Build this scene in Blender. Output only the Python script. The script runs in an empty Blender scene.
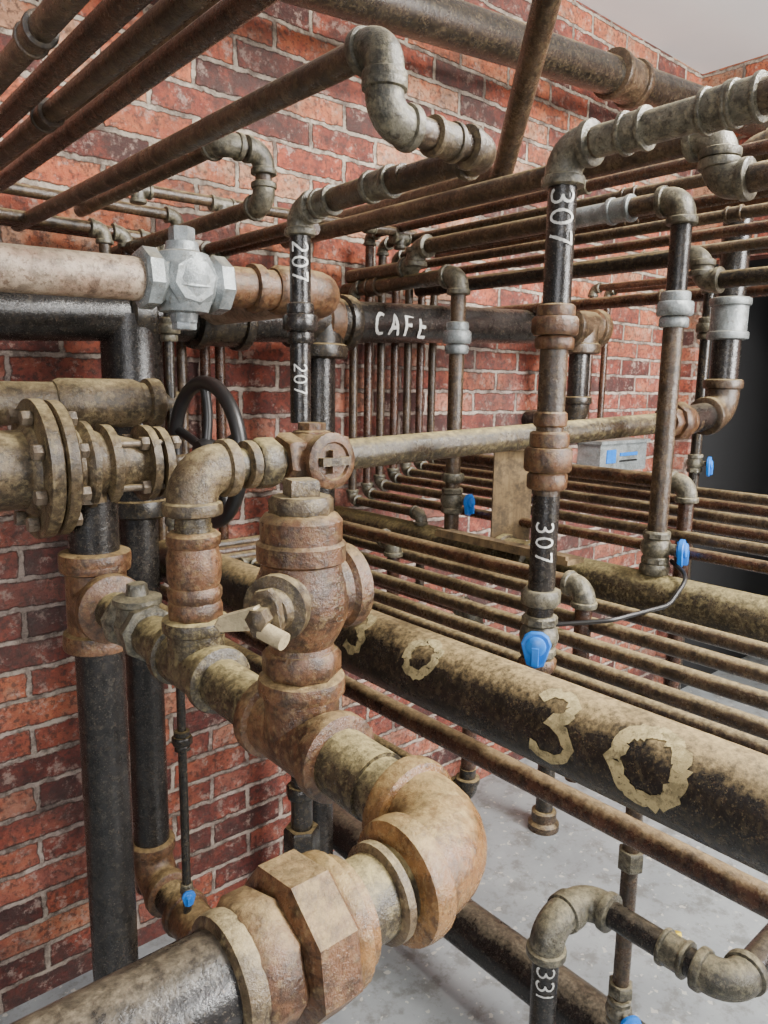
import bpy, math, random
from mathutils import Vector, Matrix
random.seed(3)
V=Vector
X=V((1,0,0));Y=V((0,1,0));Z=V((0,0,1))
# ------------------------------------------------------------ materials
def newmat(n):
    m=bpy.data.materials.new(n);m.use_nodes=True
    return m,m.node_tree,m.node_tree.nodes['Principled BSDF']
def nd(nt,t,**k):
    n=nt.nodes.new(t)
    for a,b in k.items(): setattr(n,a,b)
    return n
def noise(nt,co,scale,detail=6,rough=.6):
    n=nd(nt,'ShaderNodeTexNoise');n.inputs['Scale'].default_value=scale;n.inputs['Detail'].default_value=detail;n.inputs['Roughness'].default_value=rough
    nt.links.new(co,n.inputs['Vector']);return n.outputs['Fac']
def ramp(nt,fac,stops):
    n=nd(nt,'ShaderNodeValToRGB');e=n.color_ramp.elements
    while len(e)<len(stops): e.new(.5)
    for i,(p,c) in enumerate(stops):
        e[i].position=p;e[i].color=(c,c,c,1) if not isinstance(c,tuple) else (*c,1)
    nt.links.new(fac,n.inputs[0]);return n.outputs[0]
def mixc(nt,f,a,b):
    n=nd(nt,'ShaderNodeMix',data_type='RGBA')
    for s,v in ((0,f),(6,a),(7,b)):
        if isinstance(v,(tuple,float,int)): n.inputs[s].default_value=(*v,1) if isinstance(v,tuple) else v
        else: nt.links.new(v,n.inputs[s])
    return n.outputs[2]
def math_(nt,op,a,b):
    n=nd(nt,'ShaderNodeMath',operation=op)
    for s,v in ((0,a),(1,b)):
        if isinstance(v,(float,int)): n.inputs[s].default_value=v
        else: nt.links.new(v,n.inputs[s])
    return n.outputs[0]
def pipemat(name,base,alt,chip,chipamt=.45,dust=.7,dustc=(.40,.29,.13),rough=.4,metal=.0,sc=1.0,bump=.45,side=.12,grime=.72,lo=.45,hi=.78,dk=.80):
    dustc=tuple(k*dk for k in dustc)
    m,nt,b=newmat(name)
    tc=nd(nt,'ShaderNodeTexCoord').outputs['Object']
    n1=noise(nt,tc,14*sc,7,.6);n2=noise(nt,tc,150*sc,5,.7);n3=noise(nt,tc,450,3,.6);n4=noise(nt,tc,46*sc,8,.72);nf=noise(nt,tc,120,7,.75)
    c=mixc(nt,ramp(nt,n1,[(.40,0.),(.60,1.)]),base,alt)
    c=mixc(nt,ramp(nt,n2,[(1-chipamt-.03,0.),(1-chipamt+.05,.75)]),c,chip)
    c=mixc(nt,ramp(nt,n4,[(.47,0.),(.58,grime)]),c,tuple(k*.16 for k in base))
    g=nd(nt,'ShaderNodeNewGeometry');sx=nd(nt,'ShaderNodeSeparateXYZ');nt.links.new(g.outputs['Normal'],sx.inputs[0])
    mr=nd(nt,'ShaderNodeMapRange');mr.inputs[1].default_value=.3;mr.inputs[2].default_value=1.0;nt.links.new(sx.outputs[2],mr.inputs[0])
    up=mr.outputs[0]
    # dust settles where the surface faces up, broken up at several scales
    a=math_(nt,'ADD',math_(nt,'MULTIPLY',n1,.60),math_(nt,'MULTIPLY',nf,.62))
    f=ramp(nt,math_(nt,'SUBTRACT',math_(nt,'ADD',math_(nt,'MULTIPLY',up,.55),a),.34),[(lo,0.),(hi,1.)])
    f=math_(nt,'MULTIPLY',f,dust)
    sp=math_(nt,'MULTIPLY',ramp(nt,nf,[(.50,0.),(.61,1.)]),side)
    spk=math_(nt,'MULTIPLY',ramp(nt,n3,[(.60,0.),(.68,1.)]),dust*.45)
    f=math_(nt,'MAXIMUM',math_(nt,'MAXIMUM',f,spk),sp)
    dc=mixc(nt,ramp(nt,nf,[(.38,0.),(.60,1.)]),tuple(k*.42 for k in dustc),dustc)
    c=mixc(nt,f,c,dc)
    nt.links.new(c,b.inputs['Base Color'])
    b.inputs['Metallic'].default_value=metal
    rr=math_(nt,'ADD',math_(nt,'MULTIPLY',f,.42),math_(nt,'ADD',math_(nt,'MULTIPLY',n4,.3),rough-.19));rr=math_(nt,'MINIMUM',rr,.95);nt.links.new(rr,b.inputs['Roughness'])
    bp=nd(nt,'ShaderNodeBump');bp.inputs['Strength'].default_value=bump;bp.inputs['Distance'].default_value=.0035
    h=math_(nt,'ADD',math_(nt,'ADD',math_(nt,'MULTIPLY',n2,.6),math_(nt,'MULTIPLY',n3,.25)),n4)
    nt.links.new(h,bp.inputs['Height']);nt.links.new(bp.outputs[0],b.inputs['Normal'])
    return m
M={}
M['black']=pipemat('black_iron_pipe',(.008,.007,.006),(.018,.014,.011),(.07,.04,.024),.36,.88,(.38,.275,.125),rough=.32,side=.09,bump=.25,lo=.50,hi=.84,dk=.95)
M['blackp']=pipemat('black_painted_pipe',(.007,.006,.006),(.015,.013,.012),(.075,.048,.032),.36,.5,(.36,.29,.19),rough=.28,side=.07,bump=.25,lo=.58,hi=.95)
M['rust']=pipemat('rusty_fitting',(.078,.034,.016),(.12,.056,.025),(.032,.016,.010),.45,.72,(.39,.275,.12),rough=.34,bump=.55,side=.24)
M['orange']=pipemat('orange_rust_iron',(.145,.063,.021),(.195,.100,.034),(.055,.025,.012),.43,.70,(.42,.305,.125),rough=.29,bump=.45,side=.18,grime=.6,dk=.88)
M['tan']=pipemat('dusty_bronze',(.060,.040,.021),(.105,.072,.037),(.028,.017,.010),.43,.82,(.39,.305,.15),rough=.34,side=.34,bump=.55)
M['olive']=pipemat('dusty_olive_iron',(.032,.023,.013),(.066,.050,.027),(.016,.010,.007),.45,.9,(.40,.32,.14),rough=.32,side=.26,dk=.88)
M['galv']=pipemat('galvanized_iron',(.29,.32,.33),(.19,.21,.21),(.09,.075,.055),.38,.6,(.42,.37,.26),rough=.3,metal=.3,grime=.4,dk=.9)
M['galvd']=pipemat('weathered_galvanized',(.072,.065,.045),(.13,.118,.086),(.030,.022,.014),.44,.82,(.39,.335,.20),rough=.33,metal=.1,side=.34,bump=.5)
M['copper']=pipemat('oxidised_copper',(.042,.017,.010),(.075,.031,.017),(.020,.009,.006),.42,.75,(.36,.25,.12),rough=.29,metal=.05,side=.10)
M['brown']=pipemat('brown_steel_pipe',(.037,.022,.013),(.070,.043,.025),(.016,.010,.007),.43,.85,(.38,.285,.135),rough=.32,side=.16)
M['white']=pipemat('whitewashed_pipe',(.22,.14,.095),(.34,.26,.19),(.085,.045,.027),.44,.5,(.43,.36,.24),rough=.42,side=.28,grime=.55)
M['dustmark']=pipemat('dust_marking',(.40,.32,.15),(.30,.235,.11),(.10,.075,.04),.42,.9,(.48,.39,.19),rough=.85,grime=.6,dk=1)
M['chalk']=pipemat('chalk_marking',(.72,.72,.68),(.55,.54,.50),(.18,.16,.14),.38,.2,(.5,.48,.4),rough=.9,grime=.25)
def flat(n,c,r=.5,metal=0):
    m,nt,b=newmat(n);tc=nd(nt,'ShaderNodeTexCoord').outputs['Object']
    f=ramp(nt,noise(nt,tc,60,6),[(.3,0.),(.7,1.)]);nt.links.new(mixc(nt,f,tuple(k*.7 for k in c),c),b.inputs['Base Color'])
    b.inputs['Roughness'].default_value=r;b.inputs['Metallic'].default_value=metal;return m
M['blue']=flat('blue_plastic',(.005,.16,.60),.4)
M['cream']=pipemat('cream_lever',(.44,.36,.21),(.36,.28,.16),(.14,.09,.055),.38,.4,(.48,.4,.24),rough=.5,grime=.35)
M['cable']=flat('black_cable',(.012,.011,.011),.4)
M['yellow']=flat('yellow_plastic',(.8,.6,.03),.5)
M['steel']=pipemat('stud_steel',(.11,.08,.055),(.17,.135,.095),(.05,.035,.025),.4,.6,rough=.35,metal=.2)
MK=list(M.keys())
# ------------------------------------------------------------ mesh builder
def perp(a):
    a=a.normalized();r=Z if abs(a.z)<.9 else X
    u=a.cross(r).normalized();return u,a.cross(u).normalized()
class B:
    def __init__(s): s.v=[];s.f=[];s.m=[]
    def ring(s,c,u,w,r,n,ph=0):
        i=len(s.v)
        for k in range(n):
            t=2*math.pi*k/n+ph;s.v.append(c+(u*math.cos(t)+w*math.sin(t))*r)
        return i
    def skin(s,rs,n,mat,cap=True):
        mi=MK.index(mat)
        for a,b in zip(rs,rs[1:]):
            for k in range(n):
                k2=(k+1)%n;s.f.append((a+k,a+k2,b+k2,b+k));s.m.append(mi)
        if cap:
            s.f.append(tuple(rs[0]+k for k in range(n))[::-1]);s.m.append(mi)
            s.f.append(tuple(rs[-1]+k for k in range(n)));s.m.append(mi)
    def lathe(s,p,a,prof,mat,n=24,ph=0):
        p=V(p);a=V(a).normalized();u,w=perp(a)
        s.skin([s.ring(p+a*t,u,w,max(r,1e-5),n,ph) for t,r in prof],n,mat)
    def cyl(s,p,q,r,mat,n=20):
        p=V(p);q=V(q);s.lathe(p,q-p,[(0,r),((q-p).length,r)],mat,n)
    def hexn(s,p,a,L,r,mat,n=6,ph=0):
        c=min(L*.2,r*.12);s.lathe(V(p)-V(a).normalized()*L/2,a,[(0,r*.9),(c,r),(L-c,r),(L,r*.9)],mat,n,ph)
    def sweep(s,pts,r,mat,n=18,R=None,cap=True,arc=8):
        pts=[V(p) for p in pts];R=R or r*1.6;cl=[pts[0]]
        for i in range(1,len(pts)-1):
            a=(pts[i-1]-pts[i]);b=(pts[i+1]-pts[i]);la,lb=a.length,b.length;a.normalize();b.normalize()
            ang=a.angle(b)
            if ang>3.1: cl.append(pts[i]);continue
            t=min(R/math.tan(ang/2),la*.49 if i>1 else la*.98,lb*.49 if i<len(pts)-2 else lb*.98);Rr=t*math.tan(ang/2)
            p0=pts[i]+a*t;p1=pts[i]+b*t;c=pts[i]+(a+b).normalized()*(Rr/math.sin(ang/2))
            v0=p0-c;v1=p1-c;tot=v0.angle(v1);ax=v0.cross(v1).normalized()
            for k in range(arc+1): cl.append(c+Matrix.Rotation(tot*k/arc,3,ax)@v0)
        cl.append(pts[-1])
        c2=[cl[0]]
        for p in cl[1:]:
            if (p-c2[-1]).length>1e-5:c2.append(p)
        cl=c2;rs=[];u=None
        for i,p in enumerate(cl):
            t=((cl[min(i+1,len(cl)-1)]-p).normalized()+(p-cl[max(i-1,0)]).normalized()).normalized()
            if u is None: u,_=perp(t)
            u=(u-t*u.dot(t)).normalized();rs.append(s.ring(p,u,t.cross(u),r,n))
        s.skin(rs,n,mat,cap)
    def band(s,p,a,r,L,mat,n=20):
        s.lathe(V(p)-V(a).normalized()*L/2,a,[(0,r*.86),(L*.12,r*.98),(L*.3,r),(L*.7,r),(L*.88,r*.98),(L,r*.86)],mat,n)
    def elbow(s,p,d1,d2,r,mat,k=1.28,a=2.3,n=20):
        p=V(p);d1=V(d1).normalized();d2=V(d2).normalized();L=a*r
        s.sweep([p+d1*L,p,p+d2*L],r*k,mat,n,R=L*.72)
        for d in (d1,d2): s.band(p+d*L*.92,d,r*k*1.17,r*.75,mat,n)
    def tee(s,p,a,b,r,mat,k=1.28,L=2.2):
        p=V(p);a=V(a).normalized();b=V(b).normalized()
        s.cyl(p-a*L*r,p+a*L*r,r*k,mat,24);s.cyl(p,p+b*L*r,r*k,mat,24)
        for d in (a,-a,b): s.band(p+d*L*r*.94,d,r*k*1.17,r*.7,mat,24)
    def coup(s,p,a,r,L,mat):
        p=V(p);a=V(a).normalized()
        s.cyl(p-a*L*.42,p+a*L*.42,r*1.2,mat)
        for d in (1,-1): s.band(p+a*L*.42*d,a,r*1.36,L*.22,mat)
    def union(s,p,a,r,mat,L=None):
        p=V(p);a=V(a).normalized();L=L or r*3
        s.hexn(p-a*L*.36,a,L*.3,r*1.45,mat,8);s.hexn(p+a*L*.02,a,L*.42,r*1.8,mat,8,.2);s.band(p+a*L*.36,a,r*1.4,L*.3,mat)
    def pipe(s,pts,r,mat,em=None,k=1.28,n=18,skip=()):
        pts=[V(p) for p in pts];s.sweep(pts,r,mat,n)
        if em:
            for i in range(1,len(pts)-1):
                if i in skip: continue
                s.elbow(pts[i],pts[i-1]-pts[i],pts[i+1]-pts[i],r,em,k)
    def box(s,c,d,mat,rot=None):
        c=V(c);i=len(s.v)
        for x in(-1,1):
            for y in(-1,1):
                for z in(-1,1):
                    q=V((x*d[0]/2,y*d[1]/2,z*d[2]/2))
                    s.v.append(c+(rot@q if rot else q))
        for q in((0,1,3,2),(4,6,7,5),(0,4,5,1),(2,3,7,6),(0,2,6,4),(1,5,7,3)): s.f.append(tuple(i+k for k in q));s.m.append(MK.index(mat))
    def prism(s,c,xd,yd,poly,th,mat):
        c=V(c);xd=V(xd).normalized();yd=V(yd).normalized();nn=xd.cross(yd);n=len(poly)
        rs=[]
        for o,sc in((-th/2,.93),(-th/2*.75,1),(th/2*.75,1),(th/2,.93)):
            i=len(s.v)
            for a,b in poly: s.v.append(c+xd*a*sc+yd*b*sc+nn*o)
            rs.append(i)
        s.skin(rs,n,mat)
    def torus(s,c,a,R,r,mat,n=40,k=10):
        c=V(c);u,w=perp(V(a));a=V(a).normalized();i=len(s.v);mi=MK.index(mat)
        for p in range(n):
            t=2*math.pi*p/n;d=u*math.cos(t)+w*math.sin(t)
            for q in range(k):
                f=2*math.pi*q/k;s.v.append(c+d*(R+r*math.cos(f))+a*r*math.sin(f))
        for p in range(n):
            for q in range(k):
                p2=(p+1)%n;q2=(q+1)%k;s.f.append((i+p*k+q,i+p2*k+q,i+p2*k+q2,i+p*k+q2));s.m.append(mi)
    def label(s,p,a,nrm,r,text,h,mat,wd,gap=.25,xs=1.0,jit=.08,lift=.0009):
        # painted strokes wrapped round the pipe surface
        p=V(p);a=V(a).normalized();nrm=V(nrm);nrm=(nrm-a*nrm.dot(a)).normalized();b=nrm.cross(a);mi=MK.index(mat)
        rr=r+lift
        def pos(x,y):
            t=y/r;return p+a*x+(nrm*math.cos(t)+b*math.sin(t))*rr
        x0=0
        for ch in text:
            if ch==' ': x0+=h*.5;continue
            st=GL[ch];w=max(q[0] for l in st for q in l)*xs
            for l in st:
                d=[]
                for q0,q1 in zip(l,l[1:]):
                    m=max(3,int(12*math.dist(q0,q1)))
                    for k in range(m): d.append((q0[0]+(q1[0]-q0[0])*k/m,q0[1]+(q1[1]-q0[1])*k/m))
                d.append(l[-1])
                d=[(x0+q[0]*h*xs+random.uniform(-1,1)*wd*jit,(q[1]-.5)*h+random.uniform(-1,1)*wd*jit) for q in d]
                i0=len(s.v)
                for k,q in enumerate(d):
                    e=d[min(k+1,len(d)-1)];g=d[max(k-1,0)];tx,ty=e[0]-g[0],e[1]-g[1];ln=math.hypot(tx,ty) or 1;nx,ny=-ty/ln,tx/ln
                    ww=wd/2*random.uniform(.70,1.15)
                    s.v.append(pos(q[0]+nx*ww,q[1]+ny*ww));s.v.append(pos(q[0],q[1]));s.v.append(pos(q[0]-nx*ww,q[1]-ny*ww))
                for k in range(len(d)-1):
                    for o in(0,1): s.f.append((i0+3*k+o,i0+3*k+o+1,i0+3*k+o+4,i0+3*k+o+3));s.m.append(mi)
            x0+=h*(w+gap)
    def obj(s,name):
        me=bpy.data.meshes.new(name);me.from_pydata([tuple(v) for v in s.v],[],s.f)
        used=sorted(set(s.m));
        for k in used: me.materials.append(M[MK[k]])
        mp={k:i for i,k in enumerate(used)}
        me.polygons.foreach_set('material_index',[mp[k] for k in s.m]);me.polygons.foreach_set('use_smooth',[True]*len(s.f))
        me.update();me.set_sharp_from_angle(angle=math.radians(38))
        o=bpy.data.objects.new(name,me);bpy.context.collection.objects.link(o);return o
def arcp(cx,cy,rx,ry,a0,a1,n=10): return [(cx+rx*math.cos(math.radians(a0+(a1-a0)*i/n)),cy+ry*math.sin(math.radians(a0+(a1-a0)*i/n))) for i in range(n+1)]
GL={'0':[arcp(.3,.5,.28,.48,90,450,16)],
'3':[arcp(.25,.74,.27,.24,150,-90,9)+arcp(.25,.25,.3,.26,90,-150,10)],
'7':[[(0,.95),(.55,1.0),(.2,0)]],'2':[arcp(.27,.72,.25,.26,160,-30,8)+[(.0,.03),(.58,.05)]],'1':[[(.1,1),(.1,0)]],
'C':[arcp(.35,.5,.33,.48,60,300,12)],'A':[[(0,0),(.3,1),(.6,0)],[(.12,.38),(.5,.38)]],
'F':[[(.05,0),(.05,1),(.55,1)],[(.05,.55),(.42,.55)]],'E':[[(.5,0),(.05,0),(.05,1),(.52,1)],[(.05,.52),(.42,.52)]],
'U':[[(0,1),(0,.3)]+arcp(.28,.3,.28,.28,180,360,8)+[(.56,1)]],'O':[arcp(.45,.5,.45,.42,80,452,18)],'L':[[(0,1),(0,0),(.5,0)]],
'S':[arcp(.28,.75,.25,.24,40,270,8)+arcp(.28,.26,.27,.25,90,-140,8)],
'Z':[[(.02,.80),(.18,.97),(.42,.98),(.55,.84),(.50,.66),(.28,.55),(.52,.47),(.66,.30),(.55,.10),(.30,.02),(.05,.12)]]}
def ball_valve(p,a,r,hd,name='ball_valve',down=1,bm='galvd',L=None,sc=1.0):
    b=B();p=V(p);a=V(a).normalized();hd=V(hd).normalized();L=L or r*3.4
    b.lathe(p-a*L*.3,a,[(0,r*1.2),(L*.12,r*1.5),(L*.3,r*1.65),(L*.48,r*1.5),(L*.6,r*1.2)],bm)
    b.hexn(p+a*L*.4,a,L*.26,r*1.5,bm,8);b.hexn(p-a*L*.4,a,L*.26,r*1.5,bm,8)
    b.cyl(p,p+hd*r*2.3,r*.55,bm,12);b.hexn(p+hd*r*2.2,hd,r*.4,r*.5,'steel')
    w=r*1.25*sc;l=r*2.6*sc
    poly=[(w*.35,l*.42),(w*.75,l*.30),(w*.95,l*.05),(w*.75,-l*.3),(w*.55,-l*.62),(0,-l*.72),(-w*.55,-l*.62),(-w*.75,-l*.3),(-w*.95,l*.05),(-w*.75,l*.30),(-w*.35,l*.42)]
    xd=hd.cross(a)
    b.prism(p+hd*r*2.6,xd,a*down,poly,r*.55,'blue')
    b.lathe(p+hd*r*2.2,hd,[(0,r*.9),(r*.9,r*.8),(r*1.05,r*.6)],'blue',16)
    b.prism(p+hd*r*3.0-a*down*l*.3,xd,a*down,[(w*.22,l*.3),(-w*.22,l*.3),(-w*.22,-l*.3),(w*.22,-l*.3)],r*.7,'blue')
    return b.obj(name)
END=-.8
# ---------------------------------------------------------- foreground run
b=B();x=.379
e=V((x,.342,1.070))
b.sweep([(x,1.10,1.084),e,(-.7,.342,1.070)],.0285,'olive',28,R=.06)
b.cyl((-.7,.342,1.070),(.175,.342,1.070),.0305,'blackp',28)
b.elbow(e,Y,-X,.0295,'orange',1.27,2.2,28)
b.band((x,.342+.062,1.071),Y,.0425,.018,'rust',28)
b.tee((x,.555,1.076),Y,Z,.0285,'rust',1.25,2.0)
b.cyl((x,.44,1.073),(x,.505,1.075),.031,'olive',28)
b.tee((x,.774,1.079),Y,Z,.0265,'olive',1.25,2.1)
b.hexn((.200,.342,1.07),X,.026,.0415,'rust',8,.1)
b.band((.182,.342,1.07),X,.0375,.016,'tan',28)
b.lathe((.213,.342,1.07),X,[(0,.038),(.004,.049),(.031,.049),(.035,.044)],'rust',8,.25)
b.lathe((.245,.342,1.07),X,[(0,.042),(.004,.044),(.012,.0435),(.014,.037),(.022,.037)],'orange',28)
b.lathe((.292,.342,1.07),X,[(0,.030),(.002,.034),(.008,.034),(.010,.031)],'tan',28)
b.obj('main_steam_pipe')
# isolating valve on the run near the riser
b=B();p=V((x,.945,1.082))
b.lathe(p-Y*.045,Y,[(0,.03),(.006,.038),(.02,.038),(.03,.030),(.045,.034),(.06,.030),(.07,.038),(.084,.038),(.09,.03)],'galvd',8,.2)
b.lathe(p,Z,[(0,.03),(.03,.028),(.034,.032),(.042,.032),(.046,.016),(.06,.012),(.062,.0)],'galvd',20)
b.hexn(p+Z*.052,Z,.018,.014,'galvd');b.obj('check_valve')
# ---------------------------------------------------------- riser and cross main
b=B();y=.774
zl=lambda xx:1.312+(xx-.379)*.0315
b.cyl((x,y,1.09),(x,y,1.25),.0215,'olive',24)
b.hexn((x,y,1.150),Z,.022,.0330,'rust',8)
b.lathe((x,y,1.160),Z,[(0,.029),(.006,.0315),(.014,.0315),(.018,.0285),(.028,.031),(.05,.0315),(.064,.028),(.068,.031),(.078,.031),(.082,.026)],'rust',24)
b.sweep([(x,y,1.23),(x,y,1.312),(1.50,y,zl(1.5)),(1.66,y,zl(1.66))],.0205,'olive',24,R=.04)
b.elbow((x,y,1.312),-Z,X,.0225,'tan',1.3,2.1,24)
b.hexn((.475,y,zl(.475)),X,.030,.031,'olive',8)
b.band((.452,y,zl(.452)),X,.029,.014,'tan')
b.union((1.46,y,zl(1.46)),X,.023,'rust',.085)
b.band((1.52,y,zl(1.52)),X,.030,.02,'brown')
b.pipe([(1.50,y,zl(1.5)),(1.655,y,1.361),(1.655,y,1.90),(1.655,.2,1.93),(1.655,END,1.93)],.030,'blackp','brown',1.2)
b.coup((1.655,y,1.565),Z,.032,.085,'galv')
b.obj('crossover_pipe')
# inline round-faced valve
b=B();c=V((.545,y,zl(.545)))
b.hexn(c-X*.035,X,.026,.034,'rust',6,.3);b.hexn(c+X*.036,X,.024,.032,'rust',6)
b.lathe(c-X*.03,X,[(0,.026),(.012,.036),(.03,.039),(.048,.036),(.06,.026)],'rust',24)
b.lathe(c,-Y,[(0,.032),(.034,.032),(.037,.035),(.044,.035),(.047,.030),(.0475,.024),(.044,.022)],'rust',24)
b.box(c-Y*.049,(.042,.010,.010),'tan');b.box(c-Y*.046,(.012,.014,.028),'rust')
b.lathe(c,Z,[(0,.024),(.034,.024),(.036,.018),(.045,.018)],'rust',8)
b.obj('plug_valve')
# ---------------------------------------------------------- centre rusty valve
b=B();q=V((x,.555,0))
def zz(v): return V((q.x,q.y,v))
b.cyl(zz(1.09),zz(1.16),.0265,'blackp',28)
b.hexn(zz(1.152),Z,.026,.0375,'rust',8,.15)
b.lathe(zz(1.162),Z,[(0,.032),(.008,.030),(.018,.036),(.034,.043),(.052,.046),(.068,.043),(.080,.038),(.086,.037),(.089,.0415),(.104,.0415),(.107,.038),(.126,.038),(.131,.034),(.133,.028)],'rust',32)
b.hexn(zz(1.300),Z,.020,.030,'tan',8,.3)
b.hexn(zz(1.316),Z,.018,.019,'tan',4,.5)
b.lathe(zz(1.218),X,[(0,.036),(.036,.036),(.040,.041),(.054,.041),(.058,.036),(.0585,.028),(.064,.026),(.065,.0)],'rust',32)
b.lathe(zz(1.218),-X-Y*.6,[(0,.028),(.044,.026),(.046,.030),(.056,.030),(.058,.02),(.068,.018)],'tan',24)
hd=(-X-Y*.6).normalized();sd=Z.cross(hd).normalized();h0=zz(1.218)+hd*.072
b.prism(h0-Z*.004,sd,Z,[(-.010,-.016),(.012,-.018),(.017,-.004),(.013,.018),(.004,.027),(-.008,.024),(-.016,.008),(-.016,-.006)],.010,'tan')
b.prism(h0+hd*.010-sd*.012-Z*.002,sd+Z*.25,Z-sd*.25,[(-.026,-.007),(.012,-.010),(.016,0),(.012,.010),(-.024,.006),(-.030,0)],.012,'cream')
b.sweep([h0+hd*.010+sd*.002-Z*.010,h0+hd*.014+sd*.024-Z*.016],.0078,'cream',14)
b.lathe(h0,hd,[(0,.010),(.018,.010),(.020,.007),(.022,.0)],'tan',6)
# raised cast lettering
b.label(zz(1.245),-Z,V((.22,-1,0)),.0462,'SESLFU',.0085,'tan',.0013,.4)
b.obj('gas_plug_valve')
# ---------------------------------------------------------- left vertical stack
b=B()
b.cyl((x,1.10,0),(x,1.10,1.28),.036,'blackp',28)
b.tee((x,1.10,1.084),Z,-Y,.036,'rust',1.22,1.7)
b.band((x,1.10,1.15),Z,.052,.022,'rust',28);b.band((x,1.10,1.02),Z,.052,.022,'rust',28)
b.obj('riser_pipe')
b=B();zc=1.287;yc=1.10
b.lathe((-.3,yc,zc),X,[(0,.055),(.585,.055),(.59,.062),(.6,.066)],'tan',32)
def flange(xx,r,t,nb,mat='tan',br=.80):
    b.lathe((xx,yc,zc),X,[(0,r*.97),(.002,r),(t-.002,r),(t,r*.97)],mat,36)
    for k in range(nb):
        an=2*math.pi*(k+.5)/nb;o=V((0,math.cos(an),math.sin(an)))*r*br+V((0,yc,zc))
        b.hexn(o+X*(xx-.008),X,.014,.011,'steel');b.hexn(o+X*(xx+t+.008),X,.014,.011,'steel')
flange(.295,.098,.020,8);flange(.319,.096,.018,8)
b.lathe((.335,yc,zc),X,[(0,.070),(.01,.060),(.02,.058),(.03,.066),(.038,.066),(.042,.054),(.056,.050),(.06,.060),(.072,.060),(.076,.046),(.1,.040),(.13,.034)],'tan',32)
b.lathe((.455,yc,zc),X,[(0,.058),(.012,.058),(.014,.03)],'tan',24)
b.lathe((.476,yc,zc),X,[(0,.055),(.012,.055),(.014,.028),(.03,.02)],'tan',24)
for k in range(4):
    an=math.pi/4+k*math.pi/2;o=V((0,yc+math.cos(an)*.046,zc+math.sin(an)*.046))
    b.cyl(o+X*.40,o+X*.505,.0055,'steel',10)
    for t in(.405,.448,.496): b.hexn(o+X*t,X,.012,.011,'steel')
b.cyl((.36,yc,zc-.05),(.36,yc,zc),.045,'tan')
b.cyl((.45,yc,zc),(.60,yc,zc),.010,'steel',14)
b.torus((.565,yc,zc+.01),X,.113,.0115,'cable',48,12)
b.lathe((.550,yc,zc+.01),X,[(0,.02),(.01,.025),(.03,.022),(.034,.012)],'cable',16)
for k in range(5):
    an=k*2*math.pi/5+.3;d=V((0,math.cos(an),math.sin(an)))
    b.sweep([V((.566,yc,zc+.01))+d*.015,V((.572,yc,zc+.01))+d*.06,V((.566,yc,zc+.01))+d*.110],.008,'cable',10,R=.2)
b.obj('gate_valve')
b=B()
b.cyl((-.3,1.26,1.372),(.55,1.26,1.374),.034,'tan',28)
b.band((.545,1.26,1.374),X,.042,.028,'tan',28);b.lathe((.38,1.26,1.373),X,[(0,.037),(.01,.041),(.13,.041),(.14,.037)],'tan',28)
b.pipe([(.56,1.26,1.374),(.595,1.26,1.374)],.02,'tan');b.obj('capped_branch_pipe')
# ---------------------------------------------------------- whitewashed pipe with galvanised gate valve
b=B()
b.pipe([(-.5,1.0,1.525),(.74,1.0,1.553),(.74,1.41,1.553)],.0285,'white','rust',1.25)
b.cyl((.55,1.0,1.549),(.70,1.0,1.552),.0295,'rust')
b.band((.60,1.0,1.55),X,.036,.02,'rust');b.band((.655,1.0,1.551),X,.0375,.05,'rust')
b.obj('whitewashed_pipe')
b=B();c=V((.485,1.0,1.548))
b.lathe(c-X*.065,X,[(0,.036),(.004,.041),(.022,.041),(.03,.034),(.045,.042),(.065,.046),(.085,.042),(.1,.034),(.108,.041),(.126,.041),(.13,.036)],'galv',8,.2)
b.lathe(c-Z*.055,Z,[(0,.018),(.012,.02),(.014,.034),(.03,.04),(.055,.046),(.08,.042),(.092,.036),(.096,.024),(.108,.022)],'galv',20)
b.hexn(c+Z*.062,Z,.022,.018,'galv',6);b.hexn(c-Z*.058,Z,.014,.017,'galv',6)
b.lathe(c,-Y,[(0,.04),(.032,.038),(.04,.03),(.042,.0)],'galv',8,.2)
b.obj('gate_valve')
# ---------------------------------------------------------- CAFE header along wall
b=B();yw=1.45
cz=lambda xx:1.526+(xx-.358)*.0438
b.cyl((-.9,yw,cz(-.9)),(2.18,yw,cz(2.18)),.049,'blackp',32)
for xx,m in((1.06,'rust'),(2.15,'rust'),(.60,'black')): b.band((xx,yw,cz(xx)),X,.063,.05,m,32)
b.coup((.78,yw,cz(.78)),X,.049,.12,'black')
b.cyl((.591,yw,.305),(.591,yw,cz(.6)),.038,'blackp',24);b.cyl((.591,yw,1.16),(.591,yw,cz(.6)),.058,'blackp',28);b.band((.591,yw,1.16),Z,.064,.04,'black',28)
b.pipe([(.591,yw,.6),(.591,yw,.33),(.591,.62,.33),(.591,.62,0.01)],.036,'black','rust',1.2)
b.coup((.591,1.25,.33),Y,.036,.10,'rust')
b.tee((1.045,yw,cz(1.045)),X,-Z,.049,'black',1.15,1.5);b.cyl((1.045,yw,0),(1.045,yw,cz(1.04)),.036,'blackp',24)
b.tee((2.08,yw,cz(2.08)),X,-Z,.049,'brown',1.15,1.4);b.pipe([(2.08,yw,cz(2.08)),(2.08,yw,1.30),(2.08,1.648,1.30)],.034,'blackp','black',1.2)
b.label((1.175,yw,cz(1.175)),X,(-.45,-1,-.1),.049,'CAFE',.050,'chalk',.0085,.40,1.0,.05,.0015)
b.obj('cafe_header_pipe')
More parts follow.
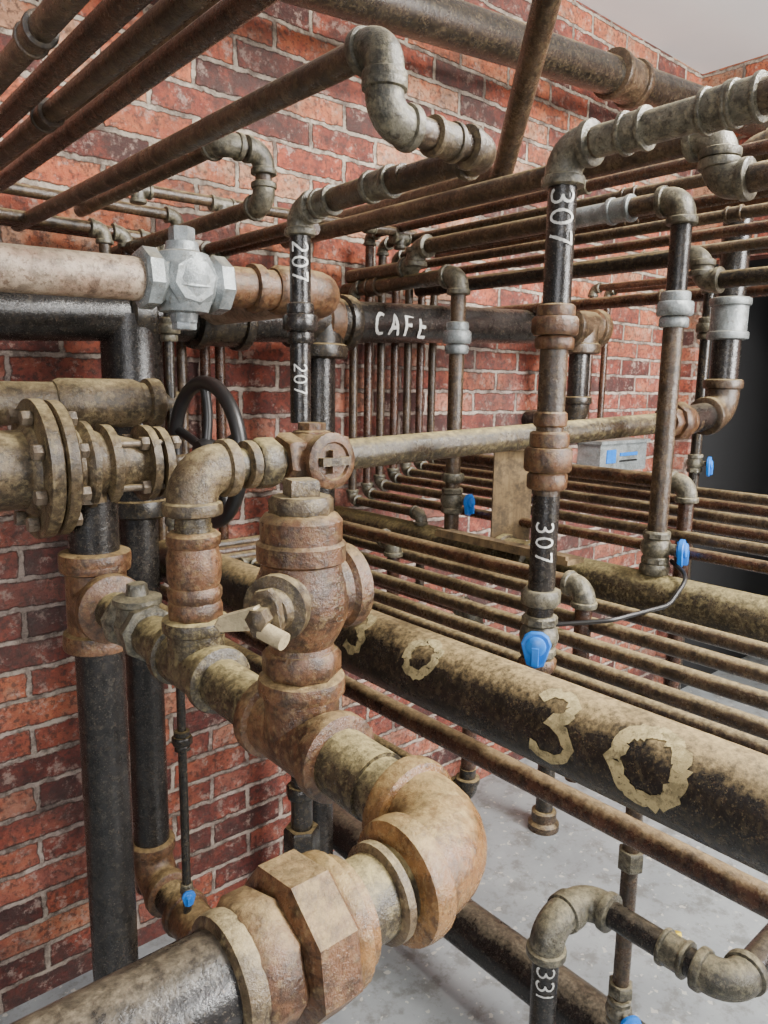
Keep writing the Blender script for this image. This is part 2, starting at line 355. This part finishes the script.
# ---------------------------------------------------------- thin left vertical
b=B();b.cyl((.577,1.25,.36),(.577,1.25,1.56),.0085,'black',14);b.union((.577,1.25,.734),Z,.011,'black',.04);b.union((.577,1.25,1.16),Z,.010,'galvd',.035)
b.union((.577,1.25,1.50),Z,.011,'galvd',.04);b.obj('drain_pipe')
ball_valve((.577,1.25,.415),Z,.0085,V((-.3,-1,0)),sc=1.3)
# ---------------------------------------------------------- 207 pipe
b=B()
b.pipe([(.430,1.58,1.700),(.430,.506,1.688),(.430,.506,1.628),(.559,.506,1.628),(.556,.815,1.625),(.556,.815,1.36)],.0128,'brown','galvd',1.3,skip=(3,4))
b.elbow((.559,.506,1.628),-X,Y,.013,'tan',1.3,2.2);b.elbow((.556,.815,1.625),-Y,-Z,.013,'galvd',1.3,2.2)
b.cyl((.5565,.62,1.629),(.5565,.78,1.626),.0132,'brown')
b.coup((.5575,.66,1.628),Y,.013,.04,'galvd');b.coup((.5,.506,1.628),X,.013,.03,'tan')
b.coup((.556,.76,1.626),Y,.013,.03,'galvd')
b.cyl((.556,.815,1.36),(.556,.815,1.61),.0135,'blackp');b.union((.556,.815,1.487),Z,.0125,'blackp',.05)
b.label((.556,.815,1.585),-Z,(-.57,-.82,0),.0135,'207',.020,'chalk',.0028,.3)
b.label((.556,.815,1.435),-Z,(-.57,-.82,0),.0135,'207',.016,'chalk',.0022,.3)
b.obj('heating_pipe')
b=B()
b.pipe([(.55,1.58,1.744),(.55,1.0,1.744),(.618,1.0,1.744),(.618,1.0,1.672),(.618,1.58,1.672)],.0125,'brown','galvd',1.32)
b.obj('heating_pipe')
# top-left lines -> along wall -> down -> low lines toward viewer
LX=[.88,.94,1.00,1.06,1.12];LZ=[.990,.990,1.002,1.015,1.029]
TX=[.221,.256,.290,.326,.37];TZ=[1.70,1.70,1.70,1.70,1.76];VX=[.566,.615,.676,.709,.748];YY=[1.50,1.515,1.53,1.545,1.56]
for i in range(5):
    b=B();v=VX[i];yy=YY[i];t=TX[i];r=.0112
    b.pipe([(t,END,TZ[i]),(t,yy,TZ[i]),(v,yy,TZ[i]),(v,yy,LZ[i]),(LX[i],yy,LZ[i]),(LX[i],END,LZ[i])],r,'copper' if i%2 else 'brown','galvd',1.3,14)
    b.cyl((LX[i],yy-.05,LZ[i]),(LX[i],END,LZ[i]),.0128,'brown',14)
    if i%2==0: b.coup((t,.72+.1*i,TZ[i]),Y,r,.03,'brown')
    b.obj('water_pipe')
# centre circuits : upper line, wall drop, lower line
for i,(xx,zt,zb) in enumerate([(1.244,1.66,1.10),(1.295,1.80,1.115),(1.340,1.78,1.135),(1.390,1.755,1.15),(1.439,1.735,1.165),(1.488,1.715,1.18),(1.536,1.695,1.195)]):
    b=B()
    if i==0: pts=[(xx,1.3,zt),(xx,1.575,zt),(xx,1.575,zb),(xx,1.3,zb),(xx,1.3,.9)]
    else: pts=[(xx,END,zt),(xx,1.575,zt),(xx,1.575,zb),(xx,END,zb)]
    b.pipe(pts,.0115,'copper' if i%2 else 'brown','galvd',1.3,12)
    if i: b.coup((xx,1.0-.08*i,zt),Y,.0115,.03,'galvd' if i%2 else 'brown')
    b.obj('water_pipe')
for xx in(.815,.853,2.326,2.419):
    b=B();zt=1.70 if xx<1 else 1.76
    b.pipe([(xx,1.2 if xx<1 else .3,zt),(xx,1.58,zt),(xx,1.58,.95 if xx<1 else 1.25),(xx,1.648,.95 if xx<1 else 1.25)],.012,'copper','galvd',1.3,12);b.obj('water_pipe')
b=B();b.cyl((.60,1.46,1.775),(1.35,1.46,1.79),.011,'brown');b.coup((1.2,1.46,1.787),X,.011,.03,'galvd')
for xx in(.62,.8,1.0,1.3): b.tee((xx,1.46,1.776),X,-Z,.011,'galvd')
b.obj('branch_pipe')
# ---------------------------------------------------------- 30 main + back main
b=B()
b.cyl((.69,1.648,1.021),(.69,END,1.021),.051,'black',44)
b.label((.69,.486,1.021),-Y,(-.72,0,.34),.051,'Z',.080,'dustmark',.0150,.5,1.05,.16)
b.label((.69,.378,1.021),-Y,(-.72,0,.36),.051,'O',.086,'dustmark',.018,.5,.90,.18)
b.label((.69,.700,1.021),-Y,(-.65,0,.60),.051,'O',.062,'dustmark',.013,.5,.9,.2)
b.label((.69,.83,1.021),-Y,(-.65,0,.60),.051,'Z',.060,'dustmark',.013,.5,1.0,.2)
b.obj('main_header_pipe')
b=B();b.cyl((1.25,1.648,1.030),(1.25,END,1.037),.043,'olive',32);b.coup((1.25,1.0,1.033),Y,.043,.09,'olive');b.obj('main_header_pipe')
b=B();b.cyl((.72,1.648,.914),(.72,END,.914),.0155,'copper',18);b.obj('condensate_pipe')
b=B();b.sweep([(1.185,1.648,.15),(1.185,END,.15)],.054,'blackp',28)
for yy in(1.4,.3,-.5): b.box((1.185,yy,.05),(.06,.05,.10),'steel')
b.obj('floor_drain_pipe')
b=B();b.pipe([(1.846,1.32,0),(1.846,1.32,.42),(1.846,1.648,.42)],.028,'black','brown',1.25);b.lathe((1.846,1.32,0),Z,[(0,.05),(.02,.05),(.03,.04),(.06,.04),(.065,.034)],'brown');b.obj('floor_standpipe')
b=B();b.cyl((.59,.865,.36),(.59,.865,.93),.0165,'black');b.pipe([(.59,.865,.9),(.59,.865,.96),(.59,1.5,.96)],.0165,'black','black');b.hexn((.59,.865,.715),Z,.05,.028,'black',6);b.hexn((.59,.865,.80),Z,.02,.024,'black',8);b.obj('drop_pipe')
# ---------------------------------------------------------- 307 pipe
b=B();px,py=.80,.597
b.pipe([(px+.0,.597,1.021),(px,py,1.06),(px,py,1.699),(px,END,1.699)],.0175,'brown','galvd',1.32,20,skip=(1,))
b.cyl((px,py,1.05),(px,py,1.27),.0179,'blackp');b.cyl((px,py,1.345),(px,py,1.46),.0179,'brown');b.cyl((px,py,1.51),(px,py,1.665),.0179,'blackp')
b.sweep([(px,py,1.06),(px,py,1.005),(.73,py,1.005)],.016,'black',16)
b.union((px,py,1.316),Z,.0185,'rust',.075);b.union((px,py,1.487),Z,.0175,'rust',.055)
b.band((px,py,1.37),Z,.022,.02,'rust')
b.hexn((px,py,1.13),Z,.022,.027,'galvd',8);b.hexn((px,py,1.035),Z,.018,.026,'rust',8)
for yy,m in((.50,'galvd'),(.405,'galvd'),(.375,'galvd')): b.coup((px,yy,1.699),-Y,.0178,.03,m)
b.cyl((px,.42,1.699),(px,.55,1.699),.0182,'galvd')
b.label((px,py,1.65),-Z,(-.75,-.62,0),.0183,'307',.028,'chalk',.0036,.3)
b.label((px,py,1.235),-Z,(-.75,-.62,0),.0182,'307',.022,'chalk',.003,.35)
b.obj('heating_pipe')
ball_valve((px,py,1.075),Z,.0165,V((-1,-.65,0)),bm='galvd')
# ---------------------------------------------------------- p10
b=B()
b.pipe([(1.25,.681,1.06),(1.25,.681,1.732),(1.25,1.346,1.732),(1.25,1.346,1.69),(1.25,1.60,1.69)],.0175,'brown','galvd',1.3)
b.union((1.25,.681,1.548),Z,.018,'galv',.06);b.coup((1.25,.80,1.732),Y,.018,.045,'galv');b.coup((1.25,.93,1.732),Y,.018,.04,'galvd');b.cyl((1.25,.8,1.732),(1.25,.93,1.732),.0182,'galv')
b.hexn((1.25,.681,1.085),Z,.02,.028,'galvd',8);b.cyl((1.25,.681,1.58),(1.25,.681,1.70),.0178,'blackp')
b.obj('heating_pipe')
ball_valve((1.25,.681,1.125),Z,.017,V((.35,-1,0)))
b=B();b.sweep([(1.27,.66,1.10),(1.22,.60,1.09),(1.16,.60,1.05),(1.05,.64,1.035),(.98,.72,1.02)],.004,'cable',8,R=.05);b.obj('electrical_cable')
# ---------------------------------------------------------- p12
b=B();b.pipe([(1.25,1.203,1.05),(1.25,1.203,1.657),(1.25,1.62,1.657)],.0175,'brown','galvd',1.32);b.union((1.25,1.203,1.519),Z,.0185,'galv',.07)
b.coup((1.25,1.5,1.657),Y,.0175,.04,'brown');b.hexn((1.25,1.203,1.20),Z,.02,.027,'galvd',8);b.obj('heating_pipe')
ball_valve((1.25,1.203,1.145),Z,.017,V((.3,-1,0)))
# slim vertical right
b=B();b.pipe([(1.75,END,1.665),(1.75,.87,1.665),(1.75,.87,.6)],.0125,'black','galvd');b.union((1.75,.87,1.555),Z,.014,'galvd',.05);b.obj('heating_pipe')
ball_valve((1.75,.87,1.235),Z,.0125,V((.3,-1,0)),sc=1.3)
# jogged upper line
b=B();b.pipe([(1.05,END,1.69),(1.05,.524,1.69),(1.05,.524,1.755),(1.05,1.60,1.755)],.0185,'brown','galvd',1.3);b.obj('heating_pipe')
b=B();b.pipe([(1.45,END,1.62),(1.45,.74,1.62),(1.45,.74,1.67),(1.45,1.55,1.67)],.0165,'black','galvd',1.3);b.obj('heating_pipe')
for xx,zz_ in((1.62,1.80),(1.70,1.72),(1.8,1.64)):
    b=B();b.cyl((xx,END,zz_),(xx,1.648,zz_),.016,'copper');b.coup((xx,1.0,zz_),Y,.016,.04,'brown');b.obj('water_pipe')
# ---------------------------------------------------------- return drops with elbows
for (xx,ye,zt) in((1.09,1.228,1.064),(1.03,.924,.985),(1.05,.694,1.080),(1.35,.681,1.235)):
    b=B();b.pipe([(xx,1.60,zt),(xx,ye,zt),(xx,ye,zt-.35 if xx<1.3 else .75)],.0145,'copper','galvd',1.32,14);b.obj('return_pipe')
b=B();b.pipe([(1.03,.924,.66),(1.03,.924,.60),(1.03,1.3,.60)],.0165,'black','black');b.obj('return_pipe')
# ---------------------------------------------------------- 331 loop
b=B();b.pipe([(.779,.54,0),(.779,.54,.674),(.868,.54,.674),(.868,.325,.674),(1.0,.325,.674),(1.4,.325,.674)],.0185,'blackp','galvd',1.3,skip=(4,));b.coup((.868,.40,.674),Y,.0185,.035,'galvd')
b.label((.779,.54,.62),-Z,(-.75,-.62,.3),.0187,'331',.024,'chalk',.003,.3);b.obj('heating_pipe')
b=B();b.cyl((.94,.513,0),(.94,.513,.98),.0125,'brown');b.hexn((.94,.513,.72),Z,.03,.02,'galvd',6);b.hexn((.94,.513,.50),Z,.02,.02,'galvd',6);b.obj('drain_pipe')
ball_valve((.94,.513,.462),Z,.0125,V((-.5,-1,0)),sc=1.2)
b=B();b.lathe((1.70,.79,0),V((.3,.5,1)),[(0,.022),(.02,.022),(.022,.016)],'yellow');b.obj('yellow_pipe_cap')
# ---------------------------------------------------------- top big pipes
b=B();bz=lambda xx:2.263+(xx-1.232)*.0923
b.cyl((.2,1.4,bz(.2)),(3.09,1.4,bz(3.09)),.053,'black',32);b.coup((2.15,1.4,bz(2.15)),X,.053,.13,'brown')
for xx in(.5,): b.cyl((xx,1.4,bz(xx)),(xx,1.4,2.68),.006,'steel',8);b.torus((xx,1.4,bz(xx)),X,.057,.005,'steel',24,6)
b.obj('ceiling_main_pipe')
b=B();b.sweep([(.65,.414,2.69),(.65,.414,2.11),(1.15,1.002,1.812),(1.17,1.4,1.812),(1.17,1.62,1.812)],.0205,'brown',20,R=.05);b.band((.775,.561,2.036),V((.5,.588,-.298)),.027,.03,'galvd');b.obj('vent_pipe')
# ---------------------------------------------------------- wall things
bx=B();bx.box((2.55,1.60,1.155),(.32,.10,.11),'galv');bx.box((2.55,1.60,1.213),(.34,.12,.012),'galv');bx.box((2.46,1.548,1.16),(.06,.004,.05),'blue');bx.box((2.58,1.548,1.165),(.12,.004,.012),'blue');bx.box((2.58,1.548,1.14),(.12,.004,.006),'cable');ob=bx.obj('electrical_box')
# wood board
m,nt,bs=newmat('weathered_wood');tc=nd(nt,'ShaderNodeTexCoord').outputs['Object'];mp=nd(nt,'ShaderNodeMapping');mp.inputs['Scale'].default_value=(30,30,3);nt.links.new(tc,mp.inputs[0])
wc=ramp(nt,noise(nt,mp.outputs[0],2,6),[(.3,(.09,.055,.025)),(.7,(.25,.17,.08))])
wc=mixc(nt,ramp(nt,noise(nt,tc,30,8,.8),[(.45,0.),(.6,.8)]),wc,(.05,.035,.02))
nt.links.new(wc,bs.inputs['Base Color']);bs.inputs['Roughness'].default_value=.8
M['wood']=m;MK.append('wood')
ry=Matrix.Rotation(math.radians(-40),3,'Z')
bx=B();bx.box((1.275,1.045,1.185),(.085,.014,.22),'wood',ry);bx.box((1.275,1.035,1.285),(.075,.02,.02),'wood',ry);bx.obj('wooden_board')
bx=B();bx.box((1.19,.99,1.081),(.055,.36,.010),'wood');bx.box((1.168,.99,1.089),(.010,.35,.008),'wood');bx.obj('wooden_plank')
# ---------------------------------------------------------- room shell
def brickmat(name,axis):
    m,nt,b=newmat(name);tc=nd(nt,'ShaderNodeTexCoord').outputs['Object']
    sp=nd(nt,'ShaderNodeSeparateXYZ');nt.links.new(tc,sp.inputs[0]);cb=nd(nt,'ShaderNodeCombineXYZ')
    nt.links.new(sp.outputs[axis],cb.inputs[0]);nt.links.new(sp.outputs[2],cb.inputs[1])
    wn=nd(nt,'ShaderNodeTexNoise');wn.inputs['Scale'].default_value=30;wn.inputs['Detail'].default_value=8;wn.inputs['Roughness'].default_value=.75;nt.links.new(tc,wn.inputs['Vector'])
    vm=nd(nt,'ShaderNodeVectorMath',operation='MULTIPLY_ADD');vm.inputs[1].default_value=(.024,.024,0);nt.links.new(wn.outputs['Color'],vm.inputs[0]);nt.links.new(cb.outputs[0],vm.inputs[2])
    bk=nd(nt,'ShaderNodeTexBrick');nt.links.new(vm.outputs[0],bk.inputs[0])
    for k,v in(('Scale',1),('Brick Width',.213),('Row Height',.067),('Mortar Size',.0075),('Mortar Smooth',.4)): bk.inputs[k].default_value=v
    bk.inputs['Color1'].default_value=(0,0,0,1);bk.inputs['Color2'].default_value=(1,1,1,1);bk.inputs['Mortar'].default_value=(.5,.5,.5,1)
    n1=noise(nt,tc,5,8,.7);n2=noise(nt,tc,85,7,.75);n5=noise(nt,tc,18,9,.75)
    bv=math_(nt,'ADD',bk.outputs['Color'],math_(nt,'MULTIPLY',math_(nt,'SUBTRACT',n5,.5),1.6))
    col=ramp(nt,bv,[(0.,(.055,.015,.012)),(.25,(.17,.034,.020)),(.5,(.34,.070,.030)),(.8,(.46,.130,.048)),(1.,(.44,.23,.13))])
    mrz=nd(nt,'ShaderNodeMapRange');nt.links.new(sp.outputs[2],mrz.inputs[0]);mrz.inputs[1].default_value=1.75;mrz.inputs[2].default_value=1.45
    pz=math_(nt,'MULTIPLY',mrz.outputs[0],ramp(nt,n1,[(.38,.15),(.6,.9)]))
    crim=ramp(nt,bv,[(0.,(.05,.015,.014)),(.45,(.16,.033,.027)),(1.,(.38,.12,.085))])
    col=mixc(nt,pz,col,crim)
    col=mixc(nt,ramp(nt,n2,[(.50,0.),(.58,.75)]),col,(.045,.022,.018))
    col=mixc(nt,ramp(nt,noise(nt,tc,28,9,.8),[(.54,0.),(.60,.6)]),col,(.46,.34,.28))
    mort=mixc(nt,pz,(.44,.37,.29),(.48,.37,.32))
    mort=mixc(nt,ramp(nt,n5,[(.46,0.),(.60,.85)]),mort,(.07,.045,.035))
    c=mixc(nt,bk.outputs['Fac'],col,mort)
    c=mixc(nt,ramp(nt,noise(nt,tc,2.6,10,.8),[(.46,0.),(.62,.65)]),c,(.035,.022,.018))
    nt.links.new(c,b.inputs['Base Color']);b.inputs['Roughness'].default_value=.6
    bp=nd(nt,'ShaderNodeBump');bp.inputs['Strength'].default_value=1.0;bp.inputs['Distance'].default_value=.014
    hh=math_(nt,'SUBTRACT',math_(nt,'ADD',math_(nt,'MULTIPLY',n2,.45),math_(nt,'MULTIPLY',n5,.6)),bk.outputs['Fac']);nt.links.new(hh,bp.inputs['Height']);nt.links.new(bp.outputs[0],b.inputs['Normal'])
    return m
def joinslabs(name,parts,mat):
    v=[];f=[]
    for a,c in parts:
        i=len(v);v+=[(p,q,s) for p in(a[0],c[0]) for q in(a[1],c[1]) for s in(a[2],c[2])]
        f+=[tuple(i+k for k in t) for t in((0,1,3,2),(4,6,7,5),(0,4,5,1),(2,3,7,6),(0,2,6,4),(1,5,7,3))]
    me=bpy.data.meshes.new(name);me.from_pydata(v,[],f);me.materials.append(mat);me.update();o=bpy.data.objects.new(name,me);bpy.context.collection.objects.link(o);return o
CE=2.68;bm0=brickmat('brick_wall',0);bm1=brickmat('brick_wall_side',1)
joinslabs('wall_back',[((-2.5,1.65,0),(3.1,1.75,CE))],bm0)
joinslabs('wall_right',[((3.1,1.58,0),(3.2,1.75,1.94)),((3.1,-2.6,1.94),(3.2,1.75,CE)),((3.1,-2.6,0),(3.2,.2,1.94))],bm1)
dk=flat('unlit_room_black',(.006,.006,.007),.95)  # darkness of the unlit room put into a near-black wall colour
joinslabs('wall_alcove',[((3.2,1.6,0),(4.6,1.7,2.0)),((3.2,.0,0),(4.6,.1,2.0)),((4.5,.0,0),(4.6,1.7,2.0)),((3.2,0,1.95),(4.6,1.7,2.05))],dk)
# floor
m,nt,bs=newmat('painted_concrete_floor');tc=nd(nt,'ShaderNodeTexCoord').outputs['Object']
c=mixc(nt,ramp(nt,noise(nt,tc,3,8,.7),[(.35,0.),(.65,1.)]),(.22,.24,.25),(.31,.33,.335))
c=mixc(nt,ramp(nt,noise(nt,tc,14,9,.75),[(.50,0.),(.60,.6)]),c,(.11,.105,.09))
c=mixc(nt,ramp(nt,noise(nt,tc,40,4,.5),[(.64,0.),(.66,.75)]),c,(.52,.50,.44))
nt.links.new(c,bs.inputs['Base Color']);bs.inputs['Roughness'].default_value=.35
joinslabs('floor',[((-2.5,-2.6,-.1),(4.6,1.75,0))],m)
m,nt,bs=newmat('ceiling_paint');tc=nd(nt,'ShaderNodeTexCoord').outputs['Object']
nt.links.new(mixc(nt,ramp(nt,noise(nt,tc,2,5),[(.3,0.),(.7,1.)]),(.80,.81,.82),(.86,.87,.88)),bs.inputs['Base Color']);bs.inputs['Roughness'].default_value=.9
joinslabs('ceiling',[((-2.5,-2.6,CE),(3.2,1.75,CE+.1))],m)
# ---------------------------------------------------------- light
def area(name,loc,tgt,sx,sy,en,col=(1,1,1)):
    l=bpy.data.lights.new(name,'AREA');l.shape='RECTANGLE';l.size=sx;l.size_y=sy;l.energy=en;l.color=col
    o=bpy.data.objects.new(name,l);bpy.context.collection.objects.link(o);o.location=loc;o.rotation_euler=(V(tgt)-V(loc)).to_track_quat('-Z','Y').to_euler();return o
area('side_light',(2.2,-2.1,2.0),(1.7,1.6,1.75),1.1,.9,345,(1,.98,.95))
area('ceiling_lamp',(1.5,-.2,2.62),(1.3,.5,0),.7,.3,125,(1,.97,.91))
area('side_light',(-1.5,-1.5,1.9),(.5,1.6,.9),.9,.9,62,(.98,.98,1))  # unseen fill lamp added on the left to brighten the lower wall
wd=bpy.data.worlds.new('world');bpy.context.scene.world=wd;wd.use_nodes=True;bg=wd.node_tree.nodes['Background'];bg.inputs[0].default_value=(.95,.97,1,1);bg.inputs[1].default_value=.34
# ---------------------------------------------------------- camera
TH=math.radians(40.8);PT=math.radians(9.7);RO=.016
h=V((math.sin(TH),math.cos(TH),0));r0=V((math.cos(TH),-math.sin(TH),0))
f=h*math.cos(PT)-Z*math.sin(PT);u0=h*math.sin(PT)+Z*math.cos(PT);r=r0*math.cos(RO)+u0*math.sin(RO);u=u0*math.cos(RO)-r0*math.sin(RO)
cam=bpy.data.cameras.new('camera');co=bpy.data.objects.new('camera',cam);bpy.context.collection.objects.link(co);bpy.context.scene.camera=co
cam.sensor_fit='VERTICAL';cam.sensor_height=24;cam.lens=740/1024*24;cam.clip_start=.01
co.matrix_world=Matrix(((r.x,u.x,-f.x,0),(r.y,u.y,-f.y,0),(r.z,u.z,-f.z,1.41),(0,0,0,1)))
